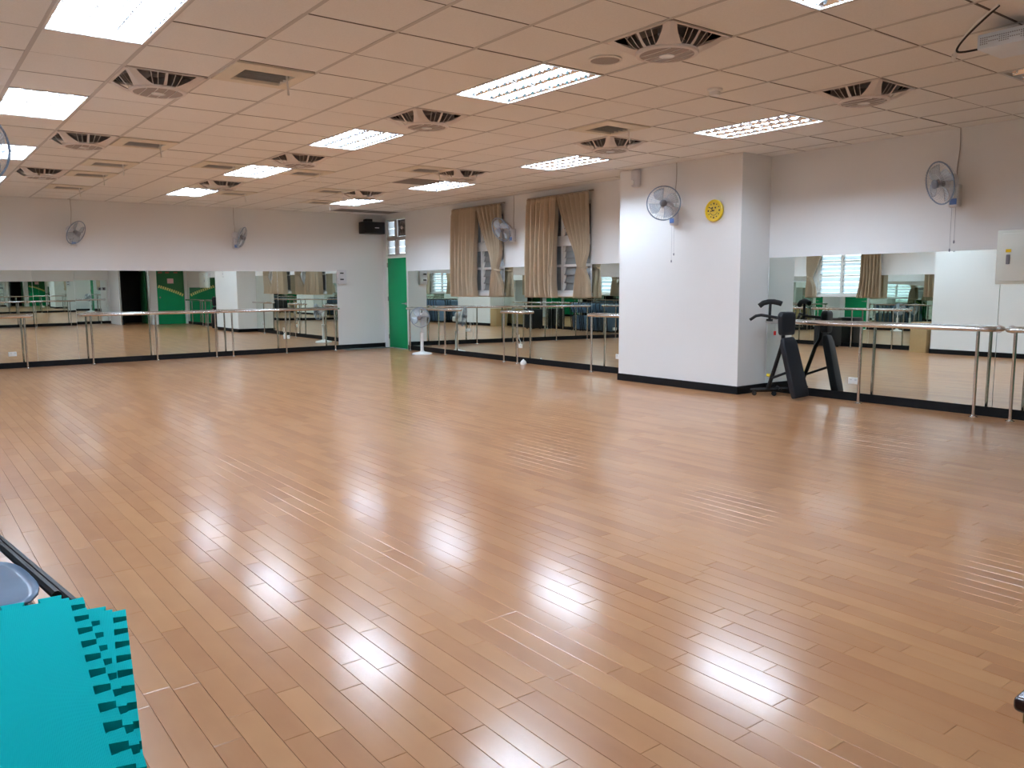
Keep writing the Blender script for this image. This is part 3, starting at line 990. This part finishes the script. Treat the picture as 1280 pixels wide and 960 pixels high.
# pedestal fan
t = thing('pedestal_fan', 'white pedestal fan standing on the floor by the green door', 'fan', (8.5, 14.2, 0))
MB().lathe([(.20, .0), (.205, .015), (.19, .032), (.10, .05), (.05, .062), (.04, .075)], 36).build('base', 'white', t)
MB().tube([(0, 0, .06), (0, 0, .42)], [.034, .03], 14).tube([(0, 0, .40), (0, 0, .66)], .016, 12).build('pole', 'white', t)
MB().lathe([(.036, .40), (.04, .41), (.04, .44), (.02, .455)], 16).build('height_collar', 'white', t)
MB().box((.02, .02, .70), (.10, .10, .10)).build('motor_base', 'white', t, bevel=.02, seg=3)
fan_head(t, (-.10, -.11, .755), (-.74, -.65, -.14), .2, 36)

# wall fittings ---------------------------------------------------------
t = thing('wall_clock', 'round yellow wall clock with dark numerals on the pillar', 'clock', (PX, 6.745, 2.295))
TC = frame_to((-1, 0, 0), (0, -1, 0))        # local x to the right as seen from the room, z out of the wall
MB().lathe([(.125, 0), (.136, .012), (.137, .035), (.125, .046), (.112, .044), (.108, .03)], 40, TC).build('rim', 'yellow', t)
MB().lathe([(.11, .026), (.11, .031)], 40, TC).build('dial', 'face', t)
up_ = TC.to_3x3().inverted() @ Vector((0, 0, 1))
sgy = 1 if up_.y > 0 else -1
mk = MB()
for k in range(12):
    q = pi / 2 - k * pi / 6
    cx, cy = .086 * math.cos(q), sgy * .086 * math.sin(q)
    w = .012 if k % 3 else .018
    mk.box((cx, cy, .0325), (w, w * 1.15, .003), TC)
mk.build('hour_mark', 'black', t, smooth=0)
sm = MB()
sm.tube([(.058 * math.cos(q), sgy * .058 * math.sin(q), .033) for q in [pi + .35 + k * (pi - .7) / 14 for k in range(15)]], .003, 5, T=TC)
sm.lathe([(.011, .031), (.011, .034)], 12, TC @ Matrix.Translation((.024, sgy * .035, 0))).lathe([(.011, .031), (.011, .034)], 12, TC @ Matrix.Translation((-.024, sgy * .035, 0)))
sm.build('dial_marking', 'black', t)
def hand(a, l, w, z, nm):
    q = pi / 2 - a * 2 * pi
    T = TC @ Matrix.Rotation(sgy * q, 4, 'Z')
    MB().add([(-.012, -w, z), (l * .8, -w, z), (l, 0, z), (l * .8, w, z), (-.012, w, z), (-.012, -w, z + .002), (l * .8, -w, z + .002), (l, 0, z + .002), (l * .8, w, z + .002), (-.012, w, z + .002)],
             [(4, 3, 2, 1, 0), (5, 6, 7, 8, 9)] + [(i, (i + 1) % 5, 5 + (i + 1) % 5, 5 + i) for i in range(5)], T).build(nm, 'black', t, smooth=0)
hand(8.75 / 12, .055, .006, .036, 'hour_hand')
hand(51 / 60, .082, .004, .039, 'minute_hand')
t = thing('emergency_light', 'grey-beige emergency light high on the pillar just under the ceiling', 'emergency light', (PX, 8.09, 2.835))
MB().box((-.045, 0, 0), (.09, .13, .235)).build('case', 'fanplastic', t, bevel=.03, seg=3)
MB().lathe([(.035, 0), (.035, .02), (.02, .024)], 16, Matrix.Translation((-.088, .02, -.06)) @ TX).build('lamp_lens', 'white', t)
MB().box((-.092, .025, -.045), (.004, .05, .022)).build('label', 'black', t)
t = thing('loudspeaker', 'black loudspeaker mounted on the far wall near the corner', 'speaker', (8.6, YA, 2.66))
MB().box((0, -.16, 0), (.53, .24, .26)).build('cabinet', 'black', t, bevel=.015)
MB().box((0, -.283, 0), (.49, .006, .22)).build('grille', 'foam', t, bevel=.004)
MB().box((.06, -.288, .0), (.10, .004, .016)).build('logo_plate', 'fanplastic', t)
MB().box((-.07, -.12, .16), (.15, .14, .07)).box((-.07, -.02, .12), (.12, .04, .14)).build('bracket', 'black', t, bevel=.006)
t = thing('switch_box', 'pale electrical box with two dark switches at the end of the far mirror', 'switch box', (7.9, YA, 1.59))
MB().box((0, -.035, 0), (.2, .07, .31)).build('case', 'fanplastic', t, bevel=.008)
for z in (-.065, .07):
    MB().box((-.02, -.073, z), (.13, .012, .10)).build('cover_plate', 'fanplastic', t, bevel=.004)
    MB().box((-.02, -.081, z + .01), (.085, .008, .03)).build('switch', 'black', t, bevel=.003)
t = thing('electrical_cabinet', 'large cream electrical cabinet on the wall at the right edge', 'cabinet', (XB, 3.25, 1.62))
MB().box((-.04, 0, 0), (.08, .74, .53)).build('cabinet_body', 'cream', t, bevel=.005)
MB().box((-.086, -.015, 0), (.016, .67, .47)).build('door', 'cream', t, bevel=.004)
MB().box((-.098, .255, -.02), (.01, .035, .095)).build('latch', 'greymark', t, bevel=.004)
MB().box((-.0955, .255, .065), (.003, .05, .03)).build('warning_sticker', 'yellow', t)
mb = MB()
mb.lathe([(.03, 0), (.03, .002)], 20, Matrix.Translation((-.094, .08, .20)) @ TX @ Matrix.Scale(.6, 4, (0, 1, 0)))
mb.build('oval_badge', 'greymark', t)
def outlet(label, loc, ang, cord=False):
    t = thing('wall_socket', label, 'socket', loc, (0, 0, ang), 'small wall sockets')
    MB().box((0, -.006, 0), (.12, .012, .075)).build('plate', 'white', t, bevel=.004)
    for s in (-.03, .03):
        MB().box((s, -.0125, .012), (.004, .003, .014)).box((s + .012, -.0125, .012), (.004, .003, .014)).build('slot_pair', 'greymark', t, smooth=0)
    if cord:
        MB().tube([(-.02, -.02, .02), (-.02, -.03, .06), (-.06, -.02, .13), (-.05, -.012, .2)], .006, 6).box((-.02, -.022, .0), (.03, .02, .045)).build('plug', 'white', t)
    return t
outlet('white socket at the base of the leftmost far mirror', (1.62, YA - .02, .25), 0)
outlet('white socket low on the far mirror behind the last barre', (6.6, YA - .02, .33), 0, True)
outlet('white socket with a dangling plug on the mirror by the short barre', (XB - .022, 11.5, .3), -pi / 2, True)
outlet('white socket on the mirror edge next to the pillar', (XB - .022, 9.0, .27), -pi / 2)
outlet('white socket low on the mirror right of the exercise bench', (XB - .022, 5.12, .24), -pi / 2)
t = thing('power_adapter', 'small white domed gadget on the floor by the short barre', 'gadget', (8.72, 11.15, 0))
MB().lathe([(.05, 0), (.056, .02), (.05, .05), (.03, .075), (.0, .08)], 20).build('body', 'white', t)
MB().lathe([(.014, .075), (.016, .09), (.0, .1)], 12).build('top_knob', 'white', t)

# projector -------------------------------------------------------------
t = thing('projector', 'pale grey ceiling projector with perforated side, top right corner', 'projector', (5.63, 2.2, 2.845), (0, 0, R(0)))
MB().box((0, 0, 0), (.34, .44, .09)).build('body', 'projector', t, bevel=.008)
pf = MB()
for r_ in range(6):
    for c_ in range(34):
        if (r_ in (1, 2, 3, 4)) and ((c_ // 5) % 2 == 0 or r_ in (2, 4)):
            pf.bb(-.1715, -.169, -.20 + c_ * .012, -.20 + c_ * .012 + .006, -.032 + r_ * .012, -.032 + r_ * .012 + .006)
pf.build('vent_holes', 'greymark', t, smooth=0)
MB().tube([(0, 0, .045), (0, 0, .12)], .03, 12).box((0, 0, .055), (.2, .2, .012)).build('ceiling_mount', 'metalwhite', t)
MB().lathe([(.05, 0), (.05, .03), (.04, .035)], 20, Matrix.Translation((.02, -.22, 0)) @ frame_to((0, -1, 0))).build('lens', 'black', t)
cb = MB()
cb.tube(curve([(-.42, .0, .112), (-.3, .14, .085), (-.2, .26, .055), (-.13, .345, .02), (-.12, .36, -.012), (-.10, .32, -.02), (-.05, .21, -.01)]), .0065, 8)
cb.build('black_cable', 'black', t)
MB().tube(curve([(-.43, .0, .116), (-.31, .14, .098), (-.2, .26, .07), (-.12, .36, .02), (-.08, .40, -.03), (-.03, .42, -.04), (.05, .44, .02), (.1, .45, .112)]), .0055, 8).build('white_cable', 'white', t)
MB().tube([(-.085, .395, -.02), (-.035, .42, -.04)], .013, 10).build('cable_plug', 'white', t)

# exercise bench --------------------------------------------------------
t = thing('exercise_bench', 'black upright exercise bench leaning in the corner by the pillar', 'exercise bench', (8.575, 5.93, 0))
O = Vector((8.68, 6.0, 0))
PO = Vector((8.575, 5.93, 0))
def pad(name, top, bot, w0, w1, th, nrm, taper=1):
    top, bot = Vector(top) - PO, Vector(bot) - PO
    ax = (top - bot)
    L = ax.length
    zz = ax.normalized()
    n = Vector(nrm)
    n = (n - zz * n.dot(zz)).normalized()
    F = Matrix((zz.cross(n) * -1, n, zz)).transposed().to_4x4()
    F.translation = bot
    rows = []
    m = MB(F)
    prof = []
    for k in range(9):
        s = k / 8
        w = (w0 + (w1 - w0) * s) / 2
        w *= 1 - .22 * max(0, (s - .86) / .14) ** 2 - .1 * max(0, (.1 - s) / .1) ** 2
        tk = th / 2 * (1 - .25 * max(0, (s - .9) / .1))
        prof.append((w, tk, L * s))
    vs, fs = [], []
    for w, tk, z in prof:
        vs += [(-w, -tk, z), (w, -tk, z), (w, tk, z), (-w, tk, z)]
    for i in range(8):
        for j in range(4):
            fs.append((i * 4 + j, i * 4 + (j + 1) % 4, i * 4 + 4 + (j + 1) % 4, i * 4 + 4 + j))
    fs += [(3, 2, 1, 0), (32, 33, 34, 35)]
    m.add(vs, fs)
    return m.build(name, 'leather', t, bevel=.018, seg=3)
nr = (-.22, -.97, .25)
pad('long_pad', (8.50, 5.745, .735), (8.52, 5.55, .03), .235, .215, .085, nr)
pad('head_pad', (8.50, 5.76, 1.045), (8.50, 5.755, .765), .20, .225, .085, nr)
MB().tube([Vector(p) - O for p in ((8.62, 5.885, .98), (8.63, 5.885, .70), (8.66, 5.93, .60), (8.67, 6.10, .10))], .024, 8).build('post', 'steel', t)
MB().tube([Vector(p) - O for p in ((8.64, 5.755, .34), (8.66, 6.06, .22))], .016, 8).build('brace', 'steel', t)
MB().tube([Vector(p) - O for p in ((8.52, 6.29, .935), (8.57, 6.24, .985), (8.62, 6.20, .995), (8.69, 6.02, .965), (8.63, 5.885, .955))], .018, 10).build('handle_bar', 'steel', t)
MB().tube([Vector(p) - O for p in ((8.665, 6.11, .95), (8.672, 6.11, 1.13))], .017, 8).box(Vector((8.665, 6.11, .935)) - O, (.05, .06, .03)).build('roller_stem', 'steel', t)
cx = Vector((8.68, 6.11, 1.15)) - O
MB().tube([cx + Vector((-.07, .115, -.045)), cx + Vector((-.045, .075, -.008)), cx + Vector((-.015, .02, .008)), cx + Vector((.015, -.03, .008)), cx + Vector((.045, -.085, -.005)), cx + Vector((.06, -.115, -.018))], .032, 12).build('foam_roller', 'foam', t)
MB().tube([Vector(p) - O for p in ((8.56, 6.285, .06), (8.83, 5.93, .085))], .028, 4).build('base_bar', 'steel', t)
MB().tube([Vector(p) - O for p in ((8.74, 5.98, .075), (8.88, 6.12, .09))], .022, 4).build('base_foot', 'steel', t)
MB().tube([Vector(p) - O for p in ((8.665, 6.08, .25), (8.645, 6.115, .262))], [.022, .018], 10).build('adjustment_knob', 'yellow', t)
for p in ((8.55, 6.22, .03), (8.70, 6.04, .03)):
    TW = Matrix.Translation(Vector(p) - O) @ frame_to((.62, .78, 0))
    MB().lathe([(.012, -.014), (.029, -.012), (.029, .012), (.012, .014)], 16, TW).build('wheel', 'foam', t)
t = thing('hanging_tag', 'small red tag hanging on a string from the barre by the exercise bench', 'tag', (8.735, 6.08, .88))
MB().tube([(0, 0, 0), (0, 0, -.09)], .0018, 4).build('string', 'greymark', t)
MB().box((0, 0, -.115), (.012, .03, .05)).build('tassel', 'red', t, bevel=.003)

# foam mats at bottom left ----------------------------------------------
def mat_outline(n=14, s=.924):
    p = s / n
    d = .025
    pts = []
    side = []
    for k in range(n):              # along +x, teeth pointing to -y
        x0 = k * p
        side += [(x0, 0), (x0 + p * .25, 0), (x0 + p * .18, -d), (x0 + p * .82, -d), (x0 + p * .75, 0)]
    for q in range(4):
        c, sn = math.cos(q * pi / 2), math.sin(q * pi / 2)
        for x, y in side:
            X, Y = x - s / 2, y - s / 2
            pts.append((c * X - sn * Y, sn * X + c * Y))
    return pts
mo = mat_outline()
def foam_mat_mesh():
    m = MB()
    m.prism(mo, 0, .0145)
    me = m.mesh('foam_mat', 'foammat', smooth=0)
    return me
fm = foam_mat_mesh()
# fine ribs on top as a bump in the material
nt = M['foammat'].node_tree
wv = nt.nodes.new('ShaderNodeTexWave')
wv.inputs['Scale'].default_value = 150
tcx = nt.nodes.new('ShaderNodeTexCoord')
nt.links.new(tcx.outputs['Object'], wv.inputs['Vector'])
bpn = nt.nodes.new('ShaderNodeBump')
bpn.inputs['Strength'].default_value = .25
bpn.inputs['Distance'].default_value = .002
nt.links.new(wv.outputs[1], bpn.inputs['Height'])
nt.links.new(bpn.outputs[0], nt.nodes['Principled BSDF'].inputs['Normal'])
def place_mat(corner, rz, z, label):
    # corner: world xy of the far right corner of the square (without teeth)
    o = bpy.data.objects.new('foam_mat', fm)
    COL.objects.link(o)
    v = Vector((.462, .462))
    c, s_ = math.cos(rz), math.sin(rz)
    o.location = (corner[0] - (c * v.x - s_ * v.y), corner[1] - (s_ * v.x + c * v.y), z)
    o.rotation_euler = (0, 0, rz)
    return tag(o, label, 'foam mat', 'teal interlocking foam mats')
zt = .75
place_mat((.243, 1.83), R(-4.5), zt - .0145, 'teal interlocking foam mat, topmost of the stack at bottom left')
place_mat((.244, 1.829), R(-4.6), zt - .0295, 'teal interlocking foam mat, second from the top of the stack')
place_mat((.262, 1.80), R(-4.8), zt - .0445, 'teal interlocking foam mat, third from the top, shifted a little right')
place_mat((.322, 1.83), R(-9.8), zt - .0595, 'teal foam mat turned askew, sticking out right beneath the top three')
place_mat((.321, 1.832), R(-9.6), zt - .0745, 'teal foam mat, fifth in the stack, under the one turned askew')
for k in range(3):
    place_mat((.312, 1.83), R(-9), zt - .0895 - .015 * k, 'teal foam mat, %s in the stack' % ('sixth', 'seventh', 'lowest')[k])
t = thing('side_table', 'low dark table carrying the stack of teal foam mats', 'table', (-.13, 1.27, 0), (0, 0, R(-8)))
ztop = zt - .1195
MB().box((0, 0, ztop - .012), (.5, .78, .024)).build('tabletop', 'lacquer', t, bevel=.004)
for sx in (-1, 1):
    for sy in (-1, 1):
        MB().box((sx * .22, sy * .36, (ztop - .024) / 2), (.03, .03, ztop - .024)).build('leg', 'steel', t)

# folding chairs ---------------------------------------------------------
def folding_chair():
    # folded flat: lies in local xy (x width, y length), thickness z
    t = thing('folding_chair', '', 'chair', group='blue-grey folding chairs')
    for s in (-1, 1):
        MB().tube([(s * .225, -.46, .014), (s * .225, .38, .014), (s * .21, .42, .016), (s * .17, .44, .018), (0, .45, .02)], .0125, 8).build('back_frame', 'steel', t)
        MB().tube([(s * .19, -.44, .040), (s * .19, .22, .040)], .0115, 8).build('rear_leg', 'steel', t)
        MB().tube([(s * .225, -.46, .014), (s * .225, -.48, .014)], .016, 8).build('foot_cap', 'foam', t)
    MB().tube([(-.19, -.2, .012), (.19, -.2, .012)], .009, 8).build('cross_piece', 'steel', t)
    def shell(name, y0, y1, w, z, dip):
        rows = []
        for i in range(11):
            v = i / 10
            row = []
            for j in range(15):
                u = j / 14 * 2 - 1
                e = 1 - .25 * (abs(2 * v - 1) ** 4)
                x = u * w * e
                y = y0 + (y1 - y0) * v + .02 * (1 - u * u) * (1 if v > .5 else -1) * abs(2 * v - 1)
                row.append((x, y, z + dip * (u * u - .4) + .006 * math.sin(v * pi)))
            rows.append(row)
        b = MB().grid(rows).build(name, 'shell', t, smooth=80)
        b.modifiers.new('thickness', 'SOLIDIFY').thickness = .008
    shell('backrest', .12, .40, .205, .022, .010)
    shell('seat', -.43, .0, .18, .026, .012)
    return t
c0 = folding_chair()
c0['label'] = 'blue-grey folding chair lying folded, topmost of the pile at bottom left'
rz = R(6)
c0.location, c0.rotation_euler = (.032, 2.63, .585), (R(-1.5), R(2), rz)
for k in range(9):
    copy_thing(c0, 'folded blue-grey chair, %s in the pile at bottom left' % ('second', 'third', 'fourth', 'fifth', 'sixth', 'seventh', 'eighth', 'ninth', 'lowest')[k],
               (.0 + random.uniform(-.03, .008) - (.04 if k else 0), 2.70 + random.uniform(-.01, .06), .585 - .062 * (k + 1)), (0, 0, rz + R(random.uniform(-2, 2))))
ORD = ('first', 'second', 'third', 'fourth', 'fifth', 'sixth', 'seventh', 'eighth', 'ninth')
for k in range(9):
    y = 13.0 + k * .2
    copy_thing(c0, 'folded chair leaning at the far left wall, %s from the near end of its row' % ORD[k], (-.10 + .03 * (k % 2), y, .50), (R(82), 0, R(180 + random.uniform(-6, 6))))
for k in range(7):
    y = 3.4 + k * .2
    copy_thing(c0, 'folded chair leaning at the near left wall, %s after the lying pile' % ORD[k], (-.14, y, .50), (R(82), 0, R(180 + random.uniform(-6, 6))))

# dark table corner at the lower right edge -------------------------------
t = thing('dark_table', 'corner of a dark lacquered table at the lower right edge', 'table', (1.424, .514, 0), (0, 0, R(2)))
MB().box((.32, -.26, .687), (.64, .52, .026)).build('tabletop', 'lacquer', t, bevel=.009, seg=3)
MB().box((.024, -.026, .664), (.026, .026, .022)).build('corner_bracket', 'brass', t, bevel=.003)
for sx in (.12, .6):
    for sy in (-.10, -.46):
        MB().tube([(sx, sy, 0), (sx, sy, .675)], .014, 10).build('leg', 'brass', t)

# things seen only in the mirrors ------------------------------------------
t = thing('cardboard_box', 'tall brown cardboard box beside the white column on the left', 'box', (-.1, 8.70, 0), (0, 0, R(2)))
MB().box((0, 0, .325), (.5, .36, .65)).build('box_body', 'card', t, bevel=.004)
for s in (-1, 1):
    MB().box((s * .125, 0, .653), (.247, .36, .005)).build('flap', 'card', t)
t = thing('floor_speaker', 'large black floor loudspeaker under the left windows', 'speaker', (0.0, 10.95, 0), (0, 0, R(3)))
MB().box((0, 0, .36), (.5, .42, .66)).build('cabinet', 'black', t, bevel=.02)
MB().box((.253, 0, .36), (.008, .37, .6)).build('grille', 'foam', t, bevel=.003)
for sx in (-.18, .18):
    for sy in (-.15, .15):
        MB().lathe([(.02, .008), (.03, .0), (.03, .032)], 12, Matrix.Translation((sx, sy, 0))).build('foot', 'foam', t)
# doors on the entrance wall
d2 = struct('door_2', MB().bb(7.52, 7.56, YB - .95, YB - .15, .01, 1.98), 'darkgreen', bevel=.003)
MB().bb(DK[0] - .04, DK[0], YB - .16, YB + .015, -.001, 2.04).bb(DK[1], DK[1] + .04, YB - .16, YB + .015, -.001, 2.04).bb(DK[0] - .04, DK[1] + .04, YB - .16, YB + .015, 2.0, 2.04).build('door_frame', 'chrome', d2, smooth=0)
d3 = struct('door_3', MB().bb(7.87, 8.83, YB - .06, YB - .015, .01, 2.03), 'green', bevel=.003)
arcp = lambda s: (8.80 - .9 * s, 1.28 - .62 * s ** 1.6 if False else 1.06 + .36 * (s ** .8))
up1 = [(7.88, 2.02), (8.82, 2.02), (8.82, 1.06)] + [(8.80 - .9 * k / 10, 1.06 + .36 * (k / 10) ** .8) for k in range(1, 11)] + [(7.88, 1.42)]
mb = MB(Matrix(((1, 0, 0, 0), (0, 0, 1, 0), (0, 1, 0, 0), (0, 0, 0, 1))))
mb.prism(up1, YB - .016, YB - .011)
mb.build('painted_panel', 'darkgreen', d3, smooth=0)
for k in range(12):
    s = (k + .5) / 12
    x, z = 8.80 - .9 * s, 1.06 + .36 * s ** .8
    MB().box((0, 0, 0), (.052, .006, .1), Matrix.Translation((x, YB - .009, z)) @ Matrix.Rotation(R(20), 4, 'Y')).build('yellow_block', 'yellowpaint', d3, smooth=0)
MB().bb(8.24, 8.46, YB - .012, YB - .006, 1.52, 1.70).build('paper_notice', 'pink', d3, smooth=0)
for x in (8.0, 8.25, 8.55):
    MB().box((x, YB - .009, 1.92), (.14, .006, .05), None).build('red_mark', 'redpaint', d3, smooth=0)
MB().tube([(7.95, YB - .02, 1.0), (7.95, YB + .04, 1.0)], .01, 8).lathe([(.03, 0), (.034, .02), (.02, .035)], 16, Matrix.Translation((7.95, YB + .035, 1.0)) @ frame_to((0, 1, 0))).build('door_knob', 'chrome', d3)
for k in range(2):
    t = thing('switch_plate', 'dark switch plate on the back wall, %s of two' % ('left', 'right')[k], 'switch', (6.40 - .14 * k, YK + .012, 1.3))
    MB().box((0, .006, 0), (.11, .012, .11)).build('plate', 'greymark', t, bevel=.003)
    MB().box((0, .015, 0), (.04, .008, .06)).build('rocker', 'black', t, bevel=.002)
